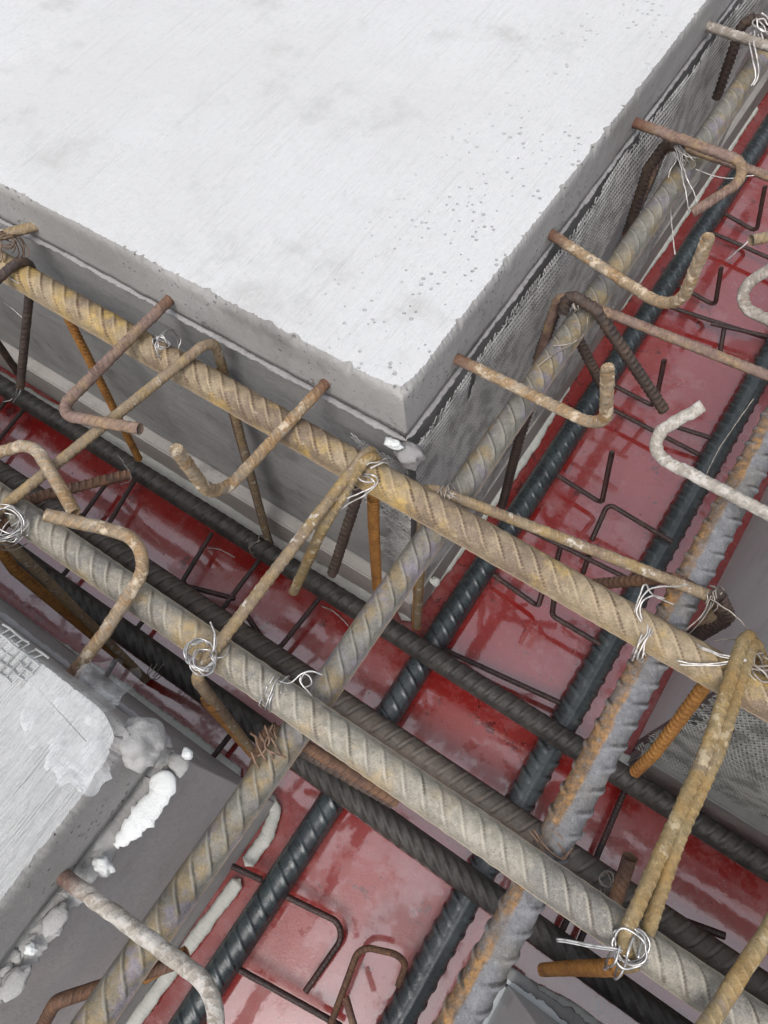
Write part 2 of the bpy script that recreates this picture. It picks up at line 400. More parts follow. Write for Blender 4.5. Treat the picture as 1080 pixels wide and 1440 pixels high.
M['mortar'] = concrete('mortar_crumbs', (.27, .262, .255), (.16, .155, .15), (.36, .355, .345), rough=.9)
M['foam'] = concrete('joint_foam_strip', (.60, .60, .55), (.38, .38, .34), (.68, .68, .63), rough=.7)
M['white'] = concrete('white_foam', (.55, .56, .55), (.34, .35, .33), (.64, .65, .65), rough=.6)
M['ground'] = concrete('site_ground', (.26, .25, .23), (.2, .19, .17), (.3, .29, .27))

def mesh_mat(name, col, dk):
    k = NT(name); c = k.mix(k.ramp(k.noise(35, 5, .6), .42, .62), col, dk)
    k.bs(Base_Color=c, Roughness=.55, Metallic=.1); return k.m
M['lath'] = mesh_mat('lath_metal', (.44, .43, .415), (.25, .245, .235))
M['lath_d'] = mesh_mat('lath_metal_dark', (.27, .268, .25), (.14, .14, .13))
M['fibre'] = mesh_mat('fibre_mesh', (.34, .345, .34), (.22, .22, .215))

def red_mat():
    k = NT('red_film_ply')
    st = k.mapping(scale=(1, 1, 1))
    deep = (.245, .013, .010); faded_sky_tint = (.275, .030, .026); dusty_sky_tint = (.30, .080, .076); stain = (.06, .006, .007)  # the two pinks hold painted sky reflection besides dust and fading
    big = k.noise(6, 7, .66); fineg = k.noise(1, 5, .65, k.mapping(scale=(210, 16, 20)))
    c = k.mix(k.ramp(big, .42, .58), deep, faded_sky_tint)
    c = k.mix(k.math('MULTIPLY', k.ramp(k.noise(13, 9, .74, k.mapping(loc=(5, 3, 2))), .50, .60), .8), c, dusty_sky_tint)
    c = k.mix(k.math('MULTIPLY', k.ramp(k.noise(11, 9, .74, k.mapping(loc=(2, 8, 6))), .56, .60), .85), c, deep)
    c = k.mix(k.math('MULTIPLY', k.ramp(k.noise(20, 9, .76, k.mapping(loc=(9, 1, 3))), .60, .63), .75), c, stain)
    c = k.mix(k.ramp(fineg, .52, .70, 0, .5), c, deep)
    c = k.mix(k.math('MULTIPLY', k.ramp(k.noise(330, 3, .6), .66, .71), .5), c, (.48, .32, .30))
    wet = k.ramp(k.noise(7, 8, .70, k.mapping(loc=(3, 3, 8))), .38, .50)
    rg = k.math('ADD', k.math('MULTIPLY', wet, -.24), k.math('MULTIPLY_ADD', k.noise(60, 4), .16, .34))
    h = k.math('ADD', k.math('MULTIPLY', fineg, .6), k.noise(300, 4, .6))
    n = k.bump(h, k.ramp(wet, 0, 1, .30, .10), .0012)
    k.bs(Base_Color=c, Roughness=rg, Normal=n, Coat_Weight=k.ramp(wet, 0, 1, .5, 1.0), Coat_Roughness=k.ramp(wet, 0, 1, .22, .04), Coat_IOR=2.0)
    k.t.links.new(k.bump(k.noise(45, 3, .5), .05, .002), k.b.inputs['Coat Normal'])
    k.b.inputs['Specular IOR Level'].default_value = .8
    return k.m
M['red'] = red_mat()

def film_mat():
    k = NT('thin_clear_film')
    t = k.t.nodes.new('ShaderNodeBsdfTransparent'); mx = k.t.nodes.new('ShaderNodeMixShader')
    k.bs(Base_Color=(.82, .83, .84), Roughness=.18, Normal=k.bump(k.noise(60, 5, .6), .8, .004))
    k.set(mx.inputs[0], k.ramp(k.noise(30, 5, .6), .40, .75, .04, .34))
    k.t.links.new(t.outputs[0], mx.inputs[1]); k.t.links.new(k.b.outputs[0], mx.inputs[2]); k.t.links.new(mx.outputs[0], k.out.inputs[0])
    return k.m
M['film'] = film_mat()

# ------------------------------------------------------------------ ground and red formwork floor
FAR = 2.3
bm = bmesh.new(); bmesh.ops.create_grid(bm, x_segments=2, y_segments=2, size=150)
for v in bm.verts: v.co.z = -3.6
tag(link('ground', bm_mesh('ground', bm), M['ground'], center=False), 'grey site ground one storey below the slabs', None, kind='structure')

bm = bmesh.new()
xs = [-FAR, -.262, .182, FAR]; ys = [-FAR, -.075, .345, FAR]
for i in range(3):
    for j in range(3):
        if i == 1 or j == 1:
            bm.faces.new([bm.verts.new((x, y, Z_FLOOR)) for x, y in ((xs[i], ys[j]), (xs[i + 1], ys[j]), (xs[i + 1], ys[j + 1]), (xs[i], ys[j + 1]))])
bmesh.ops.remove_doubles(bm, verts=bm.verts, dist=1e-5)
r_ = bmesh.ops.extrude_face_region(bm, geom=list(bm.faces))
for v in [g for g in r_['geom'] if isinstance(g, bmesh.types.BMVert)]: v.co.z -= .018
bmesh.ops.recalc_face_normals(bm, faces=bm.faces)
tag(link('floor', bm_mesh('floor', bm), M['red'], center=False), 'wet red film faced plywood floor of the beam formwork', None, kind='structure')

# ------------------------------------------------------------------ slabs
def slab(cx, cy, sx, sy, seed, label, top_mat, chip=1.0, corner_chip=.0):
    def run(n_f, n_n):
        a = np.concatenate([np.linspace(FAR, 1.1, n_f, endpoint=False), np.linspace(1.1, 0, n_n)])
        return a
    u = run(30, 900); path = []
    for d in u: path.append((cx + sx * d, cy, 0, 1, d))
    for d in u[::-1][1:]: path.append((cx, cy + sy * d, 1, 0, d))
    path = np.array(path); n = len(path)
    s = np.r_[0, np.cumsum(np.linalg.norm(np.diff(path[:, :2], axis=0), axis=1))]
    mid = len(u) - 1
    inx = path[:, 2] * sx; iny = path[:, 3] * sy               # inward direction
    inx[mid] = sx; iny[mid] = sy
    dc = path[:, 4]
    cc = corner_chip * np.exp(-(dc / .02) ** 2)
    rag = np.abs(n1(s, seed, ((9, 1), (31, .5)))) * .0006 * chip + np.abs(n1(s, seed + 5, ((90, 1), (190, 1), (340, .7), (610, .35)))) * .0007 * chip
    rc = np.random.RandomState(seed + 50)
    for q in range(70):
        s0 = s[mid] + rc.uniform(-1.05, 1.05); wch = .0015 + .006 * rc.rand() ** 2
        rag = rag + (.0008 + .0035 * rc.rand() ** 2.5) * np.clip(1.2 - np.abs((s - s0) / wch) * (1 + .3 * rc.randn()), 0, 1)
    rows = [(.012 + rag * .5 + cc, Z_SLAB + 0 * s), (.0022 + rag + cc * .9, Z_SLAB - .0003 + 0 * s), (.0008 + rag * .6 + cc * .5, Z_SLAB - .0022 - rag * .9 - cc * .5),
            (n1(s, seed + 1, ((90, 1), (310, .6))) * .0004 + np.maximum(rag - .0016, 0) * .55 + cc * .4, Z_SLAB - .0065 - rag * .6 + 0 * s), (n1(s, seed + 9, ((60, 1), (210, .6))) * .0004 + cc * .25, Z_SLAB - .014 + 0 * s),
            (n1(s, seed + 1) * .0004 + cc * .15, .046 + 0 * s), (n1(s, seed + 2) * .0005, .030 + 0 * s), (n1(s, seed + 3) * .0006 - .001, .012 + 0 * s), (-.0015 + n1(s, seed + 4) * .0008, Z_UND + n1(s, seed + 7) * .0008), (.016 + 0 * s, Z_UND + .0005 + 0 * s)]
    V = []
    for off, z in rows:
        onx = path[:, 3] == 1; dd = np.maximum(path[:, 4], off)
        xx = np.where(onx, cx + sx * dd, cx + sx * off); yy = np.where(onx, cy + sy * off, cy + sy * dd)
        V.append(np.stack([xx, yy, z + 0 * s], 1))
    root = empty('concrete_slab', (cx + sx * .3, cy + sy * .3, Z_UND))
    tag(root, label, 'concrete slab')
    bm = bmesh.new()
    k0 = np.r_[True, np.linalg.norm(np.diff(V[0], axis=0), axis=1) > 1e-6]
    r0 = [None] * n
    for i in range(n): r0[i] = bm.verts.new(V[0][i]) if k0[i] else r0[i - 1]
    far = bm.verts.new((cx + sx * FAR, cy + sy * FAR, Z_SLAB))
    bm.faces.new([v for i, v in enumerate(r0) if k0[i]] + [far])
    r1 = [bm.verts.new(p) for p in V[1]]
    for i in range(n - 1): bm.faces.new((r0[i], r0[i + 1], r1[i + 1], r1[i]) if r0[i] is not r0[i + 1] else (r0[i], r1[i + 1], r1[i]))
    bmesh.ops.recalc_face_normals(bm, faces=bm.faces)
    if sum(f.normal.z for f in bm.faces) < 0: bmesh.ops.reverse_faces(bm, faces=bm.faces)
    link('top_face', bm_mesh('top_face', bm), top_mat, root)
    co = np.vstack(V[1:]); k = len(V) - 1; idx = np.arange(k * n).reshape(k, n)
    q = np.stack([idx[:-1, :-1], idx[1:, :-1], idx[1:, 1:], idx[:-1, 1:]], -1).reshape(-1, 4)
    if sx * sy > 0: q = q[:, ::-1]
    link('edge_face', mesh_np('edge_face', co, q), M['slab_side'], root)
    bm = bmesh.new()
    bm.faces.new([bm.verts.new(p) for p in ((cx + sx * .016, cy + sy * .016, Z_UND + .0005), (cx + sx * FAR, cy + sy * .016, Z_UND + .0005), (cx + sx * FAR, cy + sy * FAR, Z_UND + .0005), (cx + sx * .016, cy + sy * FAR, Z_UND + .0005))])
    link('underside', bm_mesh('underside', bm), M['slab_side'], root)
    return root

slab(XA, YA, -1, 1, 3, 'large pale broom finished concrete slab filling the upper left', M['slab_top'], 1.2, .006)
slab(XB, YB, -1, -1, 8, 'raked grey concrete slab at lower left with crumbling corner', M['slab_top_b'], .8, .014)
slab(XC, YC, 1, 1, 14, 'concrete slab beyond the right edge above the dark wire lath', M['slab_top'], 1.0, .004)
slab(XD, YD, 1, -1, 19, 'concrete slab at the bottom edge right of the rust flanked bar', M['slab_top_b'], 1.0, .004)

def seam(label, P, seed, mat='seam', r=.0045, flat=.6, name='mortar_seam', cat='mortar seam', gaps=0.0, step=.0016, rr=.35):
    """uneven bead of mortar or foam along a line"""
    C, s = resample(np.array([np.array(p) for p in P]), step)
    T, N, Bn = frames(C); ring = 10; th = np.linspace(0, 2 * np.pi, ring, endpoint=False)
    S, TH = np.meshgrid(s, th, indexing='ij')
    rs = np.random.RandomState(seed)
    rad = r * (1 + rr * n1(s, seed, ((12, 1), (30, .8), (75, .5), (330, .35), (640, .3)))[:, None] * .5)
    for k in range(5): rad = rad + r * .05 * rr / .35 * np.sin(S * (80 + 500 * rs.rand()) + TH * rs.randint(1, 4) + rs.rand() * 6)
    end = np.clip(np.minimum(s, s[-1] - s) / .006, .15, 1)[:, None]
    rad = np.clip(rad, r * .25, None) * end
    X = C[:, None, :] + rad[:, :, None] * (flat * np.cos(TH)[:, :, None] * N[:, None, :] + np.sin(TH)[:, :, None] * Bn[:, None, :])
    n = len(s); idx = np.arange(n * ring).reshape(n, ring); a, b = idx[:-1], idx[1:]
    q = np.stack([a, np.roll(a, -1, 1), np.roll(b, -1, 1), b], -1).reshape(-1, 4)[:, ::-1]
    o = link(name, mesh_np(name, X.reshape(-1, 3), q), M[mat]); return tag(o, label, cat)

# side forms: a slurry covered panel, a batten at its foot, one per slab face
def side_form(label, axis, c, lo, hi, out, bat_hi=-.432, bat=True, bat_p=.020, bmat='batten', lo_b=None, hi_b=None, pmat='panel'):
    """axis 'x': panel runs along x at y=c and faces out (+1/-1) in y"""
    root = empty('side_form', ((lo + hi) / 2, c, Z_FLOOR) if axis == 'x' else (c, (lo + hi) / 2, Z_FLOOR))
    tag(root, label, 'formwork panel')
    t0, t1 = c - out * .003, c - out * .021
    b0, b1 = c - out * .0025, c + out * bat_p
    lo_b = lo if lo_b is None else lo_b; hi_b = hi if hi_b is None else hi_b
    bm = bmesh.new()
    if axis == 'x': box_bm(bm, lo, hi, min(t0, t1), max(t0, t1), Z_FLOOR + .0005, Z_UND - .0005, .001)
    else: box_bm(bm, min(t0, t1), max(t0, t1), lo, hi, Z_FLOOR + .0005, Z_UND - .0005, .001)
    link('panel', bm_mesh('panel', bm), M[pmat], root)
    if bat:
        bm = bmesh.new()
        if axis == 'x': box_bm(bm, lo_b, hi_b, min(b0, b1), max(b0, b1), Z_FLOOR + .0006, bat_hi, .0025)
        else: box_bm(bm, min(b0, b1), max(b0, b1), lo_b, hi_b, Z_FLOOR + .0006, bat_hi, .0025)
        link('batten', bm_mesh('batten', bm), M[bmat], root)
    return root

side_form('grey slurry covered form panel below the big slab along the left trench', 'x', YA, -FAR, XA - .003, -1, hi_b=XA + .010)
side_form('form panel behind the wire lath below the right face of the big slab', 'y', XA, YA + .004, FAR, 1, bat_p=.010, lo_b=YA - .006)
side_form('form panel below the crumbling slab at lower left facing the black bar', 'y', XB, -FAR, YB - .004, 1, bat=False, pmat='panel_b')
side_form('form panel under the fibre mesh edge of the lower left slab', 'x', YB, -FAR, XB - .003, 1, bat=False, pmat='panel_b')
side_form('form panel behind dark wire lath at the right edge', 'x', YC, XC + .003, FAR, -1, hi_b=FAR, bmat='panel_d', pmat='panel_d', bat_p=.022)
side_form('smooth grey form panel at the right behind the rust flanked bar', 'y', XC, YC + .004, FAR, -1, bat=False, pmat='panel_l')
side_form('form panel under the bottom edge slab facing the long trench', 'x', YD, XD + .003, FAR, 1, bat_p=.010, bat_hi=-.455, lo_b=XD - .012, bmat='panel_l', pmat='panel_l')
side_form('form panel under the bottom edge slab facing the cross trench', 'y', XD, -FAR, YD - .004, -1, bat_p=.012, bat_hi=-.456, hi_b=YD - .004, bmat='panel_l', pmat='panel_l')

seam('thin mauve mortar seam under the big slab along the left trench', [(-1.4, YA - .001, .001), (-.6, YA - .001, .001), (XA + .002, YA - .002, -.001)], 4, r=.0040, rr=.5)
seam('mortar seam under the big slab above the wire lath', [(XA + .001, YA - .002, -.001), (XA + .001, .6, .001), (XA + .001, 1.5, .001)], 5, r=.0036, rr=.5)
seam('pale mortar lip below the lower left slab beside the white foam', [(XB + .003, -1.0, -.010), (XB + .004, -.3, -.010), (XB + .004, YB, -.010)], 6, r=.0125, rr=.4, mat='mortar', flat=.34)
ms = empty('broken_mortar', (XB + .004, -.2, 0)); tag(ms, 'row of cracked grey mortar chips in the seam below the lower left slab', 'broken mortar')
rs = np.random.RandomState(77)
for i in range(34):
    y0 = YB - .006 - i * .0085 - rs.rand() * .004
    if -.127 < y0 < -.060 and rs.rand() < .75: continue
    bm = bmesh.new(); L = .005 + .006 * rs.rand(); Wd = .003 + .0035 * rs.rand()
    for q in range(16):
        d = rs.randn(3); d /= np.linalg.norm(d)
        bm.verts.new((XB + .0045 + .003 * rs.randn() * .5 + d[0] * Wd, y0 + d[1] * L, -.006 + .0015 * rs.randn() * .5 + d[2] * .0032))
    bmesh.ops.convex_hull(bm, input=bm.verts)
    bmesh.ops.delete(bm, geom=[v for v in bm.verts if not v.link_faces], context='VERTS')
    link('mortar_chip', bm_mesh('mortar_chip', bm), M['mortar'], ms)
seam('mortar seam under the raked slab behind the fibre mesh', [(-1.3, YB + .001, 0), (XB + .004, YB + .002, -.002)], 7, r=.004)

seam('rough pale mortar ridge on the bottom slab form beside the rust flanked bar', [(XD - .008, YD + .010, -.455), (XD + .10, YD + .010, -.456), (XD + .5, YD + .010, -.455)], 33, mat='mortar', r=.007, rr=.5)
def foam(label, P, seed, r=.009):
    return seam(label, P, seed, 'foam', r * 1.15, .6, 'foam_strip', 'foam strip', rr=.16)
zf = Z_FLOOR + .007
foam('pale foam strip between batten and black bar under the big slab', px((-60, 497, zf), (60, 570, zf), (133, 607, zf), (187, 638, zf), (233, 665, zf), (360, 748, zf), (440, 800, zf), (527, 846, zf)), 21, .0125)
foam('short pale foam strip beside the lath at the foot of the trench', px((565, 872, zf), (640, 775, zf), (747, 625, zf), (807, 515, zf), (940, 330, zf), (1060, 150, zf)), 22, .011)
foam('pale foam strip at the foot of the dark lath panel on the right', px((862, 1060, zf), (950, 1106, zf), (1027, 1155, zf), (1130, 1222, zf)), 23, .008)
foam('pale foam strip at the foot of the raked slab by the fibre mesh', px((-60, 814, zf), (20, 869, zf), (75, 907, zf), (150, 956, zf), (200, 990, zf), (338, 1092, zf)), 24, .0095)
foam('bent pale foam strip between olive bar and wet black bar', px((376, 1118, zf), (388, 1140, zf), (376, 1175, zf), (345, 1218, zf)), 25, .0085)
foam('straight pale foam strip left of the wet black bar near the bottom', px((338, 1236, zf), (262, 1336, zf), (180, 1450, zf), (140, 1510, zf)), 26, .0085)
foam('pale foam strip along the bottom slab form beside the rust flanked bar', px((700, 1372, zf), (745, 1392, zf), (795, 1416, zf), (900, 1490, zf)), 27, .009)

# ------------------------------------------------------------------ wire lath
def lath(name, label, P0, U, V, Wn, nu, nv, du, dv, mat, seed, w=.0007, skip=None, warp=.002, cat='wire lath', kinkf=1.0):
    """expanded lath: zigzag strands; P0 origin, U along, V down, Wn outward"""
    rs = np.random.RandomState(seed)
    P0, U, V, Wn = (np.array(a, float) for a in (P0, U, V, Wn))
    co, q, off = [], [], 0
    J, I = np.meshgrid(np.arange(nv + 1), np.arange(nu), indexing='xy')
    for sgn in (1, -1):
        zig = ((J % 2) * 2 - 1) * sgn * du * .5 * .96
        uu = I * du + zig; vv = J * dv
        uu = uu + rs.randn(*uu.shape) * du * .05
        hgt = warp * (np.sin(uu * 21 + vv * 9 + seed) + np.sin(uu * 9 - vv * 23)) + .0006 * sgn + .0009 * (J % 2)
        X = P0 + uu[..., None] * U + vv[..., None] * V + hgt[..., None] * Wn
        A = X[:, :-1].reshape(-1, 3); B = X[:, 1:].reshape(-1, 3)
        uv = (.5 * (uu[:, :-1] + uu[:, 1:])).ravel(), (.5 * (vv[:, :-1] + vv[:, 1:])).ravel()
        if skip is not None:
            k = ~skip(uv[0], uv[1], rs); A, B = A[k], B[k]
        T = B - A; T /= np.linalg.norm(T, axis=1)[:, None]; S = np.cross(T, Wn)
        S /= np.linalg.norm(S, axis=1)[:, None]
        ring = [A + S * w, A + Wn * w * .9, A - S * w, B + S * w, B + Wn * w * .9, B - S * w]
        n = len(A); co.append(np.stack(ring, 1).reshape(-1, 3))
        b = (np.arange(n) * 6)[:, None] + off
        q.append(np.concatenate([b + np.array([[0, 1, 4, 3]]), b + np.array([[1, 2, 5, 4]])], 0)); off += n * 6
    me = mesh_np(name, np.vstack(co), np.vstack(q), smooth=False)
    return tag(link(name, me, M[mat]), label, cat)

def sk_right(u, v, rs):
    fray = v < .004 + .007 * np.sin(u * 40) + .006 * rs.rand(len(u))
    slur = (np.sin(u * 13 + 1) + np.sin(v * 17 + u * 9) > 1.55 - .75 * np.clip((u - .40) / .3, 0, 1.2))
    return fray & (rs.rand(len(u)) < .45) | (slur & (u > .10))
lath('wire_lath', 'fine diamond wire lath hanging below the right face of the big slab', (XA + .008, YA + .006, -.005), (0, 1, 0), (0, 0, -1), (1, 0, 0), 210, 88, .0052, .0050, 'lath', 1, skip=sk_right, w=.00085)
lath('wire_lath', 'crumpled scrap of wire lath below the corner of the big slab', (XA + .004, YA - .007, -.02), (-1, 0, 0), (0, 0, -1), (0, -1, 0), 16, 70, .0052, .0050, 'lath', 2, warp=.004, w=.00085,
     skip=lambda u, v, rs: (u > .05 + .02 * np.sin(v * 50)) | (v < .02) | (rs.rand(len(u)) < .12))
lath('wire_lath', 'dark wire lath on the form panel at the right edge with frayed end', (XC - .004, YC - .010, -.02), (1, 0, 0), (0, 0, -1), (0, -1, 0), 96, 84, .0054, .0050, 'lath_d', 3, warp=.003, w=.0008,
     skip=lambda u, v, rs: (u < .012) & (rs.rand(len(u)) < .5))

# white fibre mesh let into the edge of the lower left slab
bm = bmesh.new()
rs = np.random.RandomState(5)
def fm(u, v):   # u along the slab edge (x), v across
    x = -.447 + u; y = YB - .026 + v
    x += .0012 * mnoise.noise(Vector((u * 90, v * 90, 1))); y += .0016 * mnoise.noise(Vector((u * 90, v * 90, 7)))
    z = Z_SLAB + .0014 + .0024 * mnoise.noise(Vector((u * 38, v * 60, 3))) + (-.9 * max(0, v - .024))
    return Vector((x, y, z))
def strand(a, b, w):
    d = (b - a).normalized(); sd_ = d.cross(Vector((0, 0, 1))).normalized() * w; up = Vector((0, 0, w * .8))
    vs_ = [bm.verts.new(p) for p in (a + sd_, a + up, a - sd_, b + sd_, b + up, b - sd_)]
    for f in ((0, 3, 4, 1), (1, 4, 5, 2), (2, 5, 3, 0)): bm.faces.new([vs_[i] for i in f])
for i in range(18):
    for j in range(5):
        a = fm(i * .0072, j * .0072)
        if i < 17 and rs.rand() > .07: strand(a, fm((i + 1) * .0072, j * .0072), .0008)
        if j < 4 and rs.rand() > .07: strand(a, fm(i * .0072 + .0008, (j + 1) * .0072), .0008)
tag(link('fibre_mesh', bm_mesh('fibre_mesh', bm), M['fibre']), 'white square fibre mesh strip at the edge of the raked slab', 'fibre mesh')

# ------------------------------------------------------------------ main bars
g_top1 = 'top bars of the long beam'; g_bot1 = 'bottom bars of the long beam'; g_bot2 = 'bottom bars of the cross beam'
def xbar(label, x0, x1, y, z, D, mat, group, **k):
    return bar('ribbed_bar', label, 'steel bar', [Vector((x0, y[0], z)), Vector((x1, y[1], z))], D, M[mat], group, **k)
def ybar(label, y0, y1, x, z, D, mat, group, **k):
    return bar('ribbed_bar', label, 'steel bar', [Vector((x[0], y0, z)), Vector((x[1], y1, z))], D, M[mat], group, **k)
xbar('thick tan dusted bar with yellow patches running below the big slab', -1.95, 1.15, (.2605, .2590), 0, .0305, 't1', g_top1, roll=96, pitch=.0185, slant=-46, ribh=.062, sharp=.85, lrib=.06, lump=.012)
xbar('pale grey dusted bar passing the two wire rosettes in the long beam', -1.95, 1.15, (.0455, .0480), 0, .0268, 't2', g_top1, roll=96, pitch=.0175, slant=-38, ribh=.06, sharp=.85, lrib=.06, lump=.012)
xbar('black brown bottom bar beside the foam strip under the big slab', -1.95, 1.15, (.2455, .2475), Z_B, .0315, 'b', g_bot1, roll=80, slant=20, ribh=.055, pitch=.018)
xbar('middle bottom bar of the long beam, dark on the left and brown on the right', -1.95, 1.15, (.1175, .1240), Z_B, .0330, 'bb', g_bot1, roll=80, slant=25, ribh=.05, pitch=.021)
xbar('black bottom bar nearest the lower left slab with bold slanted ribs', -1.95, 1.15, (.0270, .0240), Z_B, .0345, 'b', g_bot1, roll=110, slant=-52, ribh=.06, pitch=.0185)
ybar('grey olive dusted bar of the cross beam beside the wire lath', -.95, 2.15, (-.1535, -.1525), Z_P, .0255, 'p', 'top bars of the cross beam', roll=88, pitch=.020, slant=42, ribh=.06, sharp=.85, lrib=.07, lump=.012)
ybar('grey bar of the cross beam with an orange rusted left flank', -.95, 2.15, (.0690, .0705), Z_P, .0290, 'q', 'top bars of the cross beam', roll=-16, pitch=.020, slant=30, ribh=.06, lrib=.035, lump=.012)
ybar('wet blue black bottom bar with close ribs left of the red floor', -.95, 2.15, (-.1620, -.1600), Z_R, .0350, 'r1', g_bot2, roll=95, pitch=.0225, slant=26, ribh=.04, sharp=.75, lrib=.06)
ybar('wet slate bottom bar with a long ridge right of the red floor', -.95, 2.15, (.0520, .0640), Z_R, .0390, 'r2', g_bot2, roll=12, pitch=.023, slant=25, ribh=.05, lrib=.05)

# ------------------------------------------------------------------ bars reaching out of the slabs
D_S = .0114
def sbar(label, pts, mat, fil=.024, D=D_S, lump=.04, **k):
    return bar('slab_bar', label, 'slab bar', pts, D, M[mat], 'hooked bars reaching out of the slabs', fil=fil, lump=lump, ribh=.055, pitch=.0074, slant=25, **k)
sbar('short yellowish bar end leaving the big slab at the left edge', [(66, 314, .022), (0, 331, .024), (-90, 356, .026)], 'tan')
sbar('bar from the big slab with a tan hook turned back under itself at left', [(247, 413, .022), (78, 582, .032), (197, 603, .040)], 'mauve', fil=.016)
sbar('tan slab bar turning up in a wide hook left of the twin stirrup', [(463, 533, .022), (303, 706, .024), (248, 632, None)], 'sand', fil=.036)
sbar('sandy orange slab bar hooking up short just right of the slab corner', [(640, 503, .022), (852, 606, .024), (854, 517, None)], 'sand', fil=.022)
sbar('orange slab bar turning up to a pale tip over the wet bar', [(773, 328, .022), (952, 443, .026), (996, 333, None)], 'sand', fil=.034)
sbar('mauve slab bar with its grey hook turned back to a red end', [(888, 171, .022), (1072, 238, .034), (974, 299, -.01)], 'mauve', fil=.018)
sbar('cream slab bar at the upper right corner under white wire', [(990, 36, .022), (1160, 92, .026)], 'cemg')
sbar('white cement crusted slab bar hooking back from the right edge', [(1180, 775, .022), (893, 626, .024), (989, 571, .055)], 'cem', fil=.018, lump=.06)
sbar('pale pink U shaped bar hook at the right edge over the red floor', [(1180, 497, .022), (1016, 420, .024), (1110, 362, .06)], 'cemg', fil=.022)
sbar('yellowish bar stub at the right edge with a loose pale wire', [(1056, 338, .03), (1180, 312, .03)], 'tan')
sbar('pinkish slab bar rising from the fibre mesh into a tan hook over the pale bar', [(88, 966, .012), (150, 885, .024), (228, 762, .034), (63, 724, .062)], 'sand', fil=.030)
sbar('tan curved bar entering at the left edge above the wire rosette', [(-110, 668, .02), (46, 622, .036), (106, 722, .026)], 'sand', fil=.024)
sbar('cement crusted bar from the lower left slab bending down at the bottom edge', [(84, 1228, .012), (306, 1392, .030), (300, 1500, .03)], 'cem', fil=.034, lump=.05)
sbar('yellowish bar crossing the pale bar at the lower right corner', [(1140, 1222, .03), (975, 1470, .026)], 'yellow', lump=.04)

# ------------------------------------------------------------------ stirrups
D_T = .0106
def stirrup(label, main, mat, tails=(), group='stirrups of the long beam', fil=.018, lump=.02):
    P = resolve(main)
    root = empty('stirrup', P[len(P) // 2]); tag(root, label, 'stirrup', group)
    bar('closed_bend', None, None, main, D_T, M[mat], parent=root, fil=fil, lump=lump, pitch=.0072, slant=22, ribh=.042)
    for t in tails:
        pts, mt = t[0], t[1]
        bar('hook_tail', None, None, pts, t[2] if len(t) > 2 else D_T, M[mt], parent=root, fil=.014, lump=.03 if mt == 'yellow' else .02, pitch=.0070, slant=15, ribh=.04 if mt == 'yellow' else .10)
    return root

stirrup('dark stirrup arching over the tan bar at the left edge', [(-150, 520, .02), (49, 347, .022), (28, 545, None)], 'dark',
        [([(-40, 430, -.12), (28, 528, -.30)], 'dark')])
bar('bent_bar', 'orange stirrup leg slanting down below the tan bar at far left', 'bent bar', [(80, 415, -.008), (195, 645, None)], D_T, M['orange'], 'stirrups of the long beam', pitch=.0070, ribh=.11)
stirrup('tan stirrup crossing from the tan bar to the wire rosette at the left edge', [(380, 770, None), (301, 474, .024), (-20, 732, .020), (206, 956, None)], 'tan',
        [([(-6, 752, .004), (22, 712, .004), (60, 697, -.012), (181, 667, -.05)], 'rust'), ([(312, 520, -.05), (381, 772, None)], 'rust', .0118)])
for o in list(bpy.data.objects):
    if o.name == 'stirrup.001':
        bar('outer_leg', None, None, [(-16, 748, -.012), (20, 800, None), (205, 956, None)], D_T * 1.06, M['orange'], parent=o, pitch=.0070, ribh=.11)
stirrup('twin tan stirrup tied over the tan bar beside the slab corner', [(529, 826, None), (523, 626, .024), (273, 950, .019), (362, 1066, None)], 'tan',
        [([(548, 672, -.02), (520, 634, .030), (455, 742, .004), (413, 832, -.12)], 'yellow'), ([(548, 672, -.02), (514, 660, -.004), (467, 808, -.15)], 'dark'), ([(525, 700, -.06), (530, 826, None)], 'orange', .0118), ([(292, 985, -.05), (360, 1063, None)], 'orange', .0118)])
stirrup('yellow crusted twin stirrup at right ending in the bright wire ring', [(1080, 950, -.05), (1050, 884, .024), (992, 1060, .026), (872, 1330, .020), (892, 1356, -.004), (762, 1365, None)], 'yellow',
        [([(1072, 930, -.01), (1060, 896, .020), (1008, 1060, .024), (955, 1175, .022), (910, 1312, .010)], 'yellow'), ([(1062, 930, -.004), (1010, 938, -.02), (920, 1060, -.16), (893, 1086, -.21)], 'orange', .0118), ([(866, 1360, -.03), (764, 1364, None)], 'orange', .0118)], lump=.03)
g2 = 'stirrups of the cross beam'
stirrup('tan stirrup of the cross beam from the olive bar to the rust flanked bar', [(586, 880, None), (597, 683, -.004), (1020, 846, -.004), (965, 906, None)], 'tan',
        [([(1012, 850, -.02), (948, 812, -.012), (828, 822, -.10)], 'rust'), ([(1008, 838, .004), (1022, 868, -.03), (975, 896, -.09)], 'dark', .014), ([(590, 790, -.2), (586, 882, None)], 'orange', .0118)], g2)
stirrup('rust brown stirrup of the cross beam with two dark hook tails at the olive bar', [(750, 530, None), (786, 412, -.002), (1150, 556, -.002)], 'mauve',
        [([(790, 440, -.02), (800, 412, .004), (838, 436, .002), (934, 577, -.11)], 'dark', .012), ([(806, 462, -.03), (850, 550, -.13)], 'dark'), ([(757, 505, None), (785, 425, -.02)], 'dark', .0118)], g2)
stirrup('dark stirrup of the cross beam arching behind the mauve slab bar', [(880, 330, None), (936, 198, -.002), (1150, 272, -.004)], 'mauve',
        [([(883, 325, None), (912, 236, -.04), (938, 200, .000), (960, 208, .004)], 'dark', .0125)], g2, fil=.026)
stirrup('black stirrup at the upper right corner below the white wire loops', [(1008, 135, None), (1050, 20, .004), (1160, 62, .002)], 'dark', [([(1008, 138, None), (1044, 34, -.004), (1062, 24, .006)], 'dark', .0125)], g2)
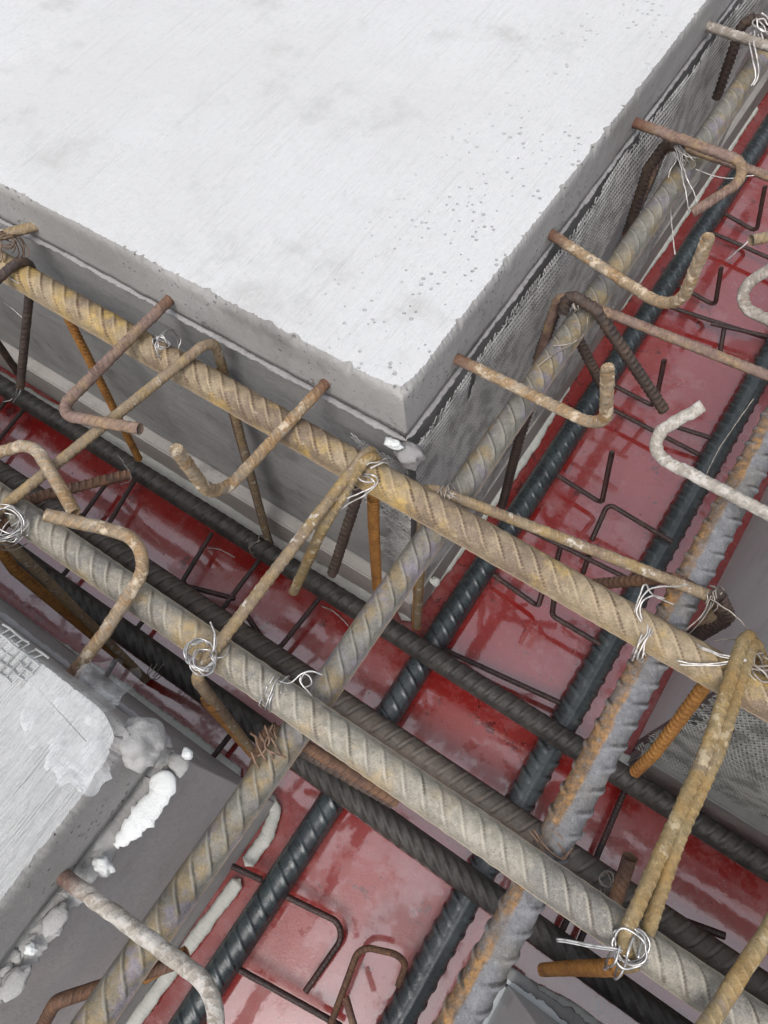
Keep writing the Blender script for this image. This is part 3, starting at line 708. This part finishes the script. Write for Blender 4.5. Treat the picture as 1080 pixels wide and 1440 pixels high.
stirrup('brown paired hook tails lying under the pale bar below the olive bar', [(350, 1100, -.12), (378, 1018, -.035), (560, 1128, -.075)], 'rust',
        [([(372, 1085, -.09), (392, 1036, -.044), (552, 1128, -.092)], 'dark')], g2)
stirrup('rusty stirrup passing under the olive bar at the bottom left', [(40, 1480, -.14), (78, 1408, -.045), (262, 1348, -.05)], 'rust', [([(200, 1374, -.058), (262, 1340, -.055)], 'orange')], g2)
bar('bent_bar', 'dark stirrup leg standing right of the olive bar above the tan stirrup', 'bent bar', [(748, 562, -.08), (728, 625, -.15), (706, 712, None)], D_T, M['dark'], g2, pitch=.0070, ribh=.11)
bar('bent_bar', 'upright brown ribbed bar end between pale bar and yellow stirrup', 'bent bar', [(886, 1205, -.10), (862, 1280, -.14)], .0122, M['rust'], 'stirrups of the long beam', pitch=.007, ribh=.09)

# ------------------------------------------------------------------ thin bars and small hooks on the red floor
D_L = .0078; ZL = -.492
gf = 'thin tie bars and hooks above the red floor'
def thin(label, pts, mat='thin', fil=.010, D=D_L, name='tie_bar', cat='tie bar'):
    return bar(name, label, cat, pts, D, M[mat], gf, fil=fil, pitch=.0058, slant=15, ribh=.07, lump=.015)
H = dict(name='tie_hook', cat='tie hook')
thin('thin hook standing up beside the pale tipped orange slab bar', [(945, 396, ZL), (1006, 430, ZL), (1014, 376, None)], **H)
thin('thin hook standing up beside the end of a dark hook tail', [(846, 533, ZL), (921, 572, ZL), (934, 506, None)], **H)
thin('thin hook standing up on the pink floor right of the lath', [(765, 657, ZL), (846, 708, ZL), (861, 636, None)], **H)
thin('arched thin hook beside the slate bar above the tan stirrup', [(945, 762, -.46), (855, 708, -.455), (832, 760, -.475)], **H)
thin('thin hook half hidden under the tan bar', [(680, 799, ZL), (757, 853, ZL), (772, 800, None)], **H)
thin('thin hook curving from below the tan bar towards the slate bar', [(780, 838, -.44), (776, 866, -.47), (845, 907, -.472)], **H)
thin('thin hook turned down the floor near the bottom', [(385, 1252, ZL), (492, 1304, ZL), (429, 1395, ZL)], fil=.02, **H)
thin('brown arched hook at the bottom edge', [(462, 1450, -.47), (506, 1330, -.43), (575, 1345, -.43), (560, 1385, -.47)], 'rust', fil=.02, **H)
thin('pale tipped bar end at the bottom edge', [(486, 1402, -.36), (500, 1450, -.36)], 'bb' if False else 'mauve', name='tie_bar')
thin('thin ribbed bar lying across the red floor at the bottom', [(325, 1357, ZL), (480, 1444, ZL)])
thin('thin bar crossing the pink floor level with the stirrup tails', [(925, 426, ZL), (1110, 486, ZL)])
thin('second thin bar beside the pink U hook', [(1000, 455, ZL + .004), (1110, 480, ZL + .01)])
thin('thin bar across the floor just above the white crusted hook', [(850, 570, ZL), (1000, 648, ZL)])
thin('thin bar end between white crusted hook and slate bar', [(940, 597, ZL + .008), (1012, 620, ZL + .008)])
thin('thin ribbed bar running below the tan cross stirrup', [(735, 741, ZL + .012), (884, 814, ZL + .012)])
thin('short thin leg under the ribbed bar below the cross stirrup', [(788, 768, ZL + .01), (780, 800, Z_FLOOR + .002)])
thin('second short thin leg below the cross stirrup', [(830, 776, ZL + .01), (820, 806, Z_FLOOR + .002)])
thin('thin bar along the black brown bar in the crossing', [(612, 908, ZL + .004), (800, 994, ZL + .004)])
thin('thin bar across the floor near the top right', [(985, 320, ZL), (1110, 375, ZL)])
thin('thin hook at the right edge beside the yellowish stub', [(1000, 290, ZL), (1064, 326, ZL), (1076, 262, None)], **H)
thin('short leg under the thin bar beside the stirrup tails', [(1018, 462, ZL), (1012, 500, Z_FLOOR + .002)])
thin('thin tie bar left of the rusty hook tail', [(152, 676, ZL), (108, 737, ZL)])
thin('thin tie bar right of the rusty hook tail', [(190, 674, ZL), (150, 742, ZL)])
thin('thin bent tie bar on the red floor left of the tan stirrup', [(298, 750, ZL), (254, 822, ZL), (330, 842, ZL)], **H)
thin('thin tie bar just left of the twin tan stirrup', [(372, 778, ZL), (300, 874, ZL)])
thin('thin U bar on the red floor right of the twin tan stirrup', [(340, 855, ZL), (385, 922, ZL), (450, 840, ZL)], fil=.016, **H)
thin('first thin tie bar at the left edge of the floor', [(46, 560, ZL), (-20, 640, ZL)])
thin('second thin tie bar at the left edge of the floor', [(20, 550, ZL), (-30, 610, ZL)])
thin('thin ribbed tie bar right of the rust flanked bar', [(882, 1104, ZL), (834, 1216, ZL)])
thin('thin tie bar lying by the brown bar at the right', [(946, 1290, ZL + .02), (1020, 1317, ZL + .02)], D=.0088)
thin('thin tie bar between the pale bar and the bold ribbed bar at left', [(205, 868, ZL), (183, 896, ZL)])
thin('thin tie bar beside the foam strip at the lower left slab', [(166, 922, ZL), (142, 962, ZL)])
thin('thin tie bar end reaching the foam at the lower left slab corner', [(330, 1026, ZL), (288, 1080, ZL)])
thin('thin tie bar near the wire mesh at the left edge', [(98, 798, ZL), (64, 838, ZL)])
thin('thin tie bar under the pale bar left of the wire ring', [(808, 1270, ZL), (780, 1330, ZL)])
thin('second thin tie bar under the pale bar left of the wire ring', [(830, 1290, ZL), (806, 1345, ZL)])
thin('thin bar stub crossing the foam strip below the olive bar', [(326, 1218, ZL + .006), (368, 1238, ZL + .006)])

# ------------------------------------------------------------------ tie wires
gw = 'tie wires at the bar crossings'
W = lambda label, strands, mat='wire', r=.00085: wires('tie_wire', label, 'tie wire', strands, M[mat], r, gw)
ax1 = (1, 0, 0); ay = (0, 1, 0)
c = at(226, 484, .014)
W('flat coil of silver wire on the tan bar beside the hooked slab bar', [coil(c, (.2, .3, 1), .010, 4.2, 1, .004, .65), coil(c + Vector((.008, .002, -.002)), (1, .3, .3), .018, 2, 2, .003)])
c = at(8, 735, .022)
W('silver wire rosette on the pale bar at the left edge', [coil(c, (.1, -.2, 1), .019, 5, 3, .005, .8), coil(c, (.4, .3, 1), .013, 3, 4, .006, .9), coil(c + Vector((0, 0, -.02)), ax1, .019, 2, 5)])
c = at(283, 921, .024)
W('loose silver wire rosette where the twin stirrup meets the pale bar', [coil(c, (.2, .1, 1), .0125, 5, 6, .006, .9), coil(c + Vector((.006, -.004, .002)), (.5, .4, 1), .0095, 3, 7, .006), px((292, 925, .024), (300, 915, .03), (301, 893, .036), (296, 874, .045)), px((296, 926, .022), (304, 905, .03), (297, 875, .044)), px((300, 925, .02), (316, 922, .018), (324, 905, .012))])
W('pair of bright wire tails hanging off the twin stirrup knot', [px((507, 668, .01), (520, 672, .022), (527, 682, .02), (505, 694, .018), (484, 703, .012), (471, 714, .004)), px((509, 666, .016), (524, 668, .024), (531, 678, .018), (512, 697, .012), (494, 706, .006), (478, 717, .0)), px((500, 664, .018), (508, 676, .024), (526, 678, .02)), coil(at(519, 668, .006), (1, -.4, 0), .019, 2, 9, .004)], 'wire_w', .0010)
c = at(388, 975, .0)
W('four turns of dark silver wire round the pale bar with a loop beyond', [coil(c, (1, .12, 0), .0142, 4, 10, .006), px((392, 958, .013), (408, 960, .018), (424, 948, .022), (440, 944, .022), (455, 950, .018)), px((424, 950, .022), (422, 958, .02), (432, 972, .016), (440, 980, .01)), px((426, 946, .022), (436, 952, .02), (438, 962, .016), (428, 966, .012), (423, 957, .012), (430, 946, .014), (448, 946, .015))], 'wire', .0009)
c = at(378, 1050, -.026)
W('rusty wire knot round the olive bar beside the brown hook tails', [coil(c, (.5, .9, 0), .0155, 4, 12, .012), px((373, 1020, -.01), (378, 1042, -.008), (368, 1060, -.012), (352, 1066, -.02)), px((385, 1018, -.012), (372, 1048, -.006), (388, 1060, -.008), (402, 1066, -.012))], 'wire_r', .0011)
c = at(905, 902, 0)
W('wire wrapped round the tan bar with bright loops above it', [coil(c, (1, .1, .1), .0165, 4, 13, .004), px((904, 880, .012), (896, 858, .02), (908, 832, .026), (926, 826, .024), (968, 823, .012)), px((892, 862, .014), (902, 830, .03), (908, 822, .032), (920, 838, .02), (948, 850, .008)), px((903, 872, .016), (900, 850, .024), (916, 838, .026), (934, 842, .018)), px((910, 918, -.012), (922, 930, -.02), (930, 938, -.03)), px((906, 918, -.012), (915, 932, -.022), (926, 942, -.03))], 'wire_w', .0009)
W('paired pale wire tails lying along the tan bar at right', [px((951, 929, .016), (985, 934, .018), (1042, 928, .026), (1060, 922, .022)), px((956, 934, .014), (1000, 936, .018), (1050, 928, .026)), px((978, 905, .012), (1005, 918, .02), (1045, 926, .028)), px((980, 908, .012), (1010, 922, .02), (1050, 930, .026))], 'wire_w', .0009)
c = at(1070, 942, .012)
W('dull wire knot on the yellow stirrup at the right edge', [coil(c, (.5, .5, 1), .012, 3, 15, .008), px((1040, 936, .024), (1058, 940, .02), (1085, 944, .016)), px((1048, 930, .026), (1062, 936, .02), (1090, 936, .016))], 'wire_d', .0011)
W('thin curved wire rising from the cross stirrup bend over the grey panel', [px((998, 842, .004), (1020, 855, .01), (1046, 878, .008), (1050, 892, .0), (1038, 898, -.004), (1004, 901, -.006)), px((1000, 838, .006), (985, 868, -.01), (958, 890, -.02)), px((1004, 836, .006), (992, 866, -.01), (962, 898, -.03)), coil(at(1003, 840, -.004), (1, .3, .2), .010, 3, 16, .005)], 'wire_d', .0008)
c = at(811, 440, -.024)
W('ring of pale wire round the olive bar at the dark hook tails', [coil(c, (.1, 1, 0), .0162, 2.2, 17, .003), coil(at(812, 428, -.006), (1, .5, .5), .007, 3, 18, .004), px((812, 478, -.008), (800, 486, -.012), (768, 505, -.01), (752, 520, -.02)), px((826, 445, -.01), (824, 465, -.014), (806, 482, -.01), (778, 486, -.01))], 'wire_d', .0009)
W('spray of thin wire ends under the mauve slab bar', [px((948, 205, .01), (956, 230, .018), (964, 270, .008), (970, 300, -.01)), px((952, 204, .012), (962, 240, .016), (975, 270, .004), (986, 300, -.012)), px((946, 214, .006), (950, 226, .008), (943, 238, .0), (940, 250, -.004)), px((960, 210, .01), (972, 222, .012), (978, 232, .0), (970, 240, -.01)), px((950, 208, .012), (966, 220, .014), (982, 222, .004)), coil(at(958, 218, -.002), (.5, .5, .4), .012, 3, 19, .006), px((978, 238, -.006), (1000, 246, -.01), (1024, 251, -.01), (1050, 248, -.006), (1085, 244, .0))], 'wire_w', .0008)
W('bent pale wire end hanging over the wet bar at upper right', [px((962, 250, -.02), (944, 285, -.04), (945, 320, -.05), (949, 358, -.06))], 'wire_w', .0011)
c = at(1068, 42, .012)
W('white wire loops with two long tails at the upper right corner', [coil(at(1072, 36, .02), (.4, .2, 1), .012, 2.4, 20, .004), px((1056, 46, .022), (1054, 62, .026), (1060, 90, .02), (1062, 108, .012), (1057, 121, .006)), px((1061, 44, .024), (1060, 62, .028), (1066, 88, .02), (1066, 106, .012), (1060, 120, .006)), px((1070, 46, .022), (1074, 58, .02), (1080, 66, .016)), px((1066, 48, .02), (1068, 58, .02), (1072, 64, .016))], 'wire_w', .0013)
c = at(886, 1330, .02)
W('bright ring of wire at the foot of the yellow twin stirrup', [coil(c, (-.2, -.5, 1), .0112, 4, 21, .004), coil(c + Vector((.001, -.004, -.012)), ax1, .017, 2, 22), px((782, 1320, -.004), (812, 1325, .004), (845, 1331, .014), (876, 1336, .02)), px((783, 1323, -.006), (830, 1331, .006), (874, 1339, .018)), px((878, 1348, .012), (894, 1356, .014), (916, 1350, .01)), px((874, 1340, .016), (890, 1354, .016), (914, 1356, .008))], 'wire', .0011)
W('brown wire strands tying the rust flanked bar under the pale bar', [px((745, 1168, -.008), (764, 1190, -.008), (786, 1206, -.012), (802, 1198, -.012)), px((748, 1170, -.01), (760, 1192, -.006), (775, 1212, -.008)), px((750, 1166, -.008), (772, 1196, -.006), (792, 1208, -.01), (806, 1190, -.014)), coil(at(778, 1188, -.03), (.4, .9, 0), .0155, 2, 23, .005)], 'wire_r', .0009)
W('small wire ring on the brown bar below the rust flanked bar', [coil(at(853, 1236, -.40), (.4, .3, 1), .009, 2.4, 24, .003), px((846, 1250, -.40), (842, 1262, -.40)), px((850, 1248, -.40), (850, 1262, -.39))], 'wire_d', .0008)
c = at(12, 352, .016)
W('dark wire wound on the tan bar at the left edge', [coil(c, (1, .2, .2), .0175, 4, 25, .010), coil(at(6, 340, .024), (.3, .5, 1), .011, 3, 26, .005)], 'wire_r', .0009)
W('straight pale wire lying along the tan bar at the left edge', [px((-10, 376, .01), (10, 388, .012), (27, 399, .01))], 'wire_w', .0009)
W('thin wire hanging below the tan bar at the left edge', [px((-8, 416, -.03), (14, 432, -.05), (36, 450, -.06))], 'wire_w', .0007)
W('pale wire from the yellowish stub at the right edge', [px((1060, 334, .028), (1045, 346, .02), (1022, 366, .0))], 'wire_w', .0010)
W('wire scraps on the stirrup bend beside the slab corner', [px((620, 690, .0), (640, 700, .004), (660, 716, -.01)), px((628, 684, .002), (632, 700, .004), (618, 712, -.01)), px((616, 704, .0), (640, 712, .0), (655, 708, -.006)), coil(at(628, 696, -.004), (.8, .3, .3), .010, 3, 28, .006)], 'wire_d', .0008)
W('silver wire bent round the rusty hook tail at left', [px((166, 640, -.08), (176, 654, -.06), (184, 668, -.05), (182, 676, -.055), (170, 682, -.07))], 'wire', .0007)
W('short wire on the red floor by the black bar', [px((292, 770, Z_FLOOR + .004), (312, 774, Z_FLOOR + .006), (330, 784, Z_FLOOR + .003))], 'wire_w', .0010)
W('curved pale wire on the red floor beside the olive bar', [px((452, 852, Z_FLOOR + .003), (472, 862, Z_FLOOR + .006), (490, 880, Z_FLOOR + .003))], 'wire_w', .0012)
W('wire twisted round the black bar under the stirrup leg', [coil(at(363, 768, Z_B), (1, .2, 0), .0165, 1.6, 29, .004), px((352, 770, -.43), (358, 764, -.425), (366, 760, -.42))], 'wire_d', .0010)
W('wire tied round the dark leg on the black bar at far left', [px((26, 532, -.42), (24, 548, -.43), (16, 562, -.44), (4, 565, -.44)), px((30, 534, -.41), (28, 552, -.42), (18, 566, -.43))], 'wire', .0009)
W('wire tie on the bold ribbed bar at lower left', [coil(at(222, 940, Z_B), (1, .1, 0), .0185, 1.5, 31, .003), px((215, 952, -.43), (224, 940, -.425), (230, 934, -.42))], 'wire_d', .0009)
W('thin straight wire across the slate bar beside the rust flanked bar', [px((1060, 560, -.05), (1012, 630, -.09), (993, 668, -.11))], 'wire_d', .0008)

# ------------------------------------------------------------------ debris
def lump(name, label, cat, p, r, seed, mat, sc=(1, 1, 1), sub=3, amp=.35):
    bm = bmesh.new(); bmesh.ops.create_icosphere(bm, subdivisions=sub, radius=1)
    for v in bm.verts:
        d = v.co.copy()
        v.co = v.co * (1 + amp * mnoise.noise(d * 1.6 + Vector((seed, 0, 0))) + amp * .5 * mnoise.noise(d * 4.1 + Vector((0, seed, 0))) + amp * .25 * mnoise.noise(d * 9 + Vector((0, seed, 3))))
        v.co = Vector((v.co.x * sc[0] * r, v.co.y * sc[1] * r, v.co.z * sc[2] * r)) + Vector(p)
    return tag(link(name, bm_mesh(name, bm, True), M[mat]), label, cat)

# white foam piece lodged in the crack: a bent flat slab of foam
Pf = px((220, 1088, .002), (229, 1110, .000), (209, 1138, -.001), (187, 1164, -.001), (163, 1190, -.003))
C_, s_ = resample(crom(Pf, 8), .002)
bm = bmesh.new(); rows_ = []
T_, N_, B_ = frames(C_)
for i in range(len(C_)):
    wv = .0100 * min(1, (i + 3) / 6) * min(1, (len(C_) - i + 2) / 12) + .0034 * mnoise.noise(Vector((i * .55, 3, 1))) + .0010 * math.sin(i * .45) + .0006 * math.sin(i * 1.1); hh = .0015
    c = C_[i]; b = B_[i] * wv; z = N_[i] * hh
    rows_.append([bm.verts.new(c + b - z), bm.verts.new(c + b * .95 + z * .6), bm.verts.new(c + b * .5 + z), bm.verts.new(c - b * .5 + z * 1.05), bm.verts.new(c - b * .95 + z * .6), bm.verts.new(c - b - z)])
for i in range(len(rows_) - 1):
    for j in range(6): bm.faces.new((rows_[i][j], rows_[i][(j + 1) % 6], rows_[i + 1][(j + 1) % 6], rows_[i + 1][j]))
bm.faces.new(rows_[0]); bm.faces.new(rows_[-1][::-1]); bmesh.ops.recalc_face_normals(bm, faces=bm.faces)
tag(link('foam_piece', bm_mesh('foam_piece', bm, True), M['white']), 'bright white foam piece lodged in the crack of the lower left slab', 'foam piece')
lump('foam_crumb', 'white foam crumb beside the crack at the slab corner', 'foam crumb', at(263, 1060, .004), .0052, 3, 'white', (1, .8, .7))
lump('foam_crumb', 'white foam crumb above the cement crusted bar', 'foam crumb', at(146, 1218, .004), .0085, 5, 'white', (1, .7, .6), amp=.5)
lump('foam_crumb', 'small white foam crumb on the seam near the left edge', 'foam crumb', at(43, 1335, .003), .0050, 9, 'white', (1, .8, .6), amp=.5)
lump('foam_crumb', 'white foam crumb at the corner of the big slab', 'foam crumb', at(553, 624, .004), .0085, 12, 'white', (1.2, .6, .5), amp=.5)
lump('mortar_lump', 'grey mortar knob at the corner of the lower left slab', 'mortar lump', at(252, 1075, -.004), .010, 14, 'mortar', (1, .9, .6))
lump('mortar_lump', 'mortar lump under the corner of the big slab', 'mortar lump', at(575, 640, -.012), .013, 17, 'seam', (1.2, .9, .9), amp=.5)
lump('mortar_lump', 'flat mortar lump on the seam below the crusted bar', 'mortar lump', at(78, 1292, .000), .010, 19, 'mortar', (.8, 1.2, .45))
lump('mortar_lump', 'cracked mortar lump lowest on the lower left seam', 'mortar lump', at(20, 1382, .000), .010, 23, 'mortar', (.8, 1.3, .45))
lump('mortar_lump', 'rough mortar lump beside the crumpled film', 'mortar lump', at(198, 1046, .040), .024, 29, 'mortar', (.9, .75, 1.0), sub=4, amp=.24)
lump('mortar_lump', 'pale mortar bit on the trench foot beside the olive bar', 'mortar lump', at(612, 818, -.44), .008, 31, 'foam', (1, .8, .8), amp=.5)

# cement crumbs scattered over the red floor
rs = np.random.RandomState(41); bm = bmesh.new()
def crumb(p, r):
    vs_ = [bm.verts.new(p + Vector(d) * r * (.6 + .7 * rs.rand())) for d in ((1, 0, -.1), (-.4, .8, 0), (-.6, -.7, -.1), (.1, .1, .9), (.3, -.5, .6))]
    for f in ((0, 1, 3), (1, 2, 3), (2, 4, 3), (2, 0, 4), (0, 3, 4)): bm.faces.new([vs_[q] for q in f])
for q in range(230):
    if rs.rand() < .5: x, y = rs.uniform(-.23, .15), rs.uniform(-.25, 1.1)
    else: x, y = rs.uniform(-.9, .4), rs.uniform(-.03, .29)
    crumb(Vector((x, y, Z_FLOOR + .0006)), .0007 + .0016 * rs.rand() ** 3)
tag(link('cement_crumbs', bm_mesh('cement_crumbs', bm), M['seam'], center=False), 'small cement crumbs scattered over the wet red floor', None, kind='stuff')

# crumpled clear film over the slab corner
bm = bmesh.new(); g = {}
NU, NV = 46, 40
c0 = at(105, 1010, Z_SLAB)
for i in range(NU + 1):
    for j in range(NV + 1):
        u = i / NU - .5; v = j / NV - .5
        ang = math.atan2(v, u); rr = math.hypot(u, v) * 2
        lim = 1.1 + .16 * math.sin(ang * 3 + 1) + .07 * math.sin(ang * 7) + .05 * math.sin(ang * 13)
        x = u * .085 * lim; y = v * .062 * lim
        z = .002 + .005 * abs(mnoise.noise(Vector((u * 5, v * 2.2, 2)))) + .003 * abs(mnoise.noise(Vector((u * 13 + v * 6, v * 5, 5)))) 
        d = Vector((x * .75 + y * .6, -x * .66 + y * .75, z))
        p = Vector(c0) + d
        over = max(0, p.x - (XB - .004)) + max(0, p.y - (YB - .004))
        p.z -= over * 1.2
        g[i, j] = (bm.verts.new(p), rr / lim < 1.0)
for i in range(NU):
    for j in range(NV):
        q = [g[i, j], g[i + 1, j], g[i + 1, j + 1], g[i, j + 1]]
        if all(t[1] for t in q): bm.faces.new([t[0] for t in q])
bmesh.ops.delete(bm, geom=[v for v in bm.verts if not v.link_faces], context='VERTS')
tag(link('plastic_film', bm_mesh('plastic_film', bm, False), M['film']), 'crumpled clear plastic film at the corner of the raked slab', 'plastic film')
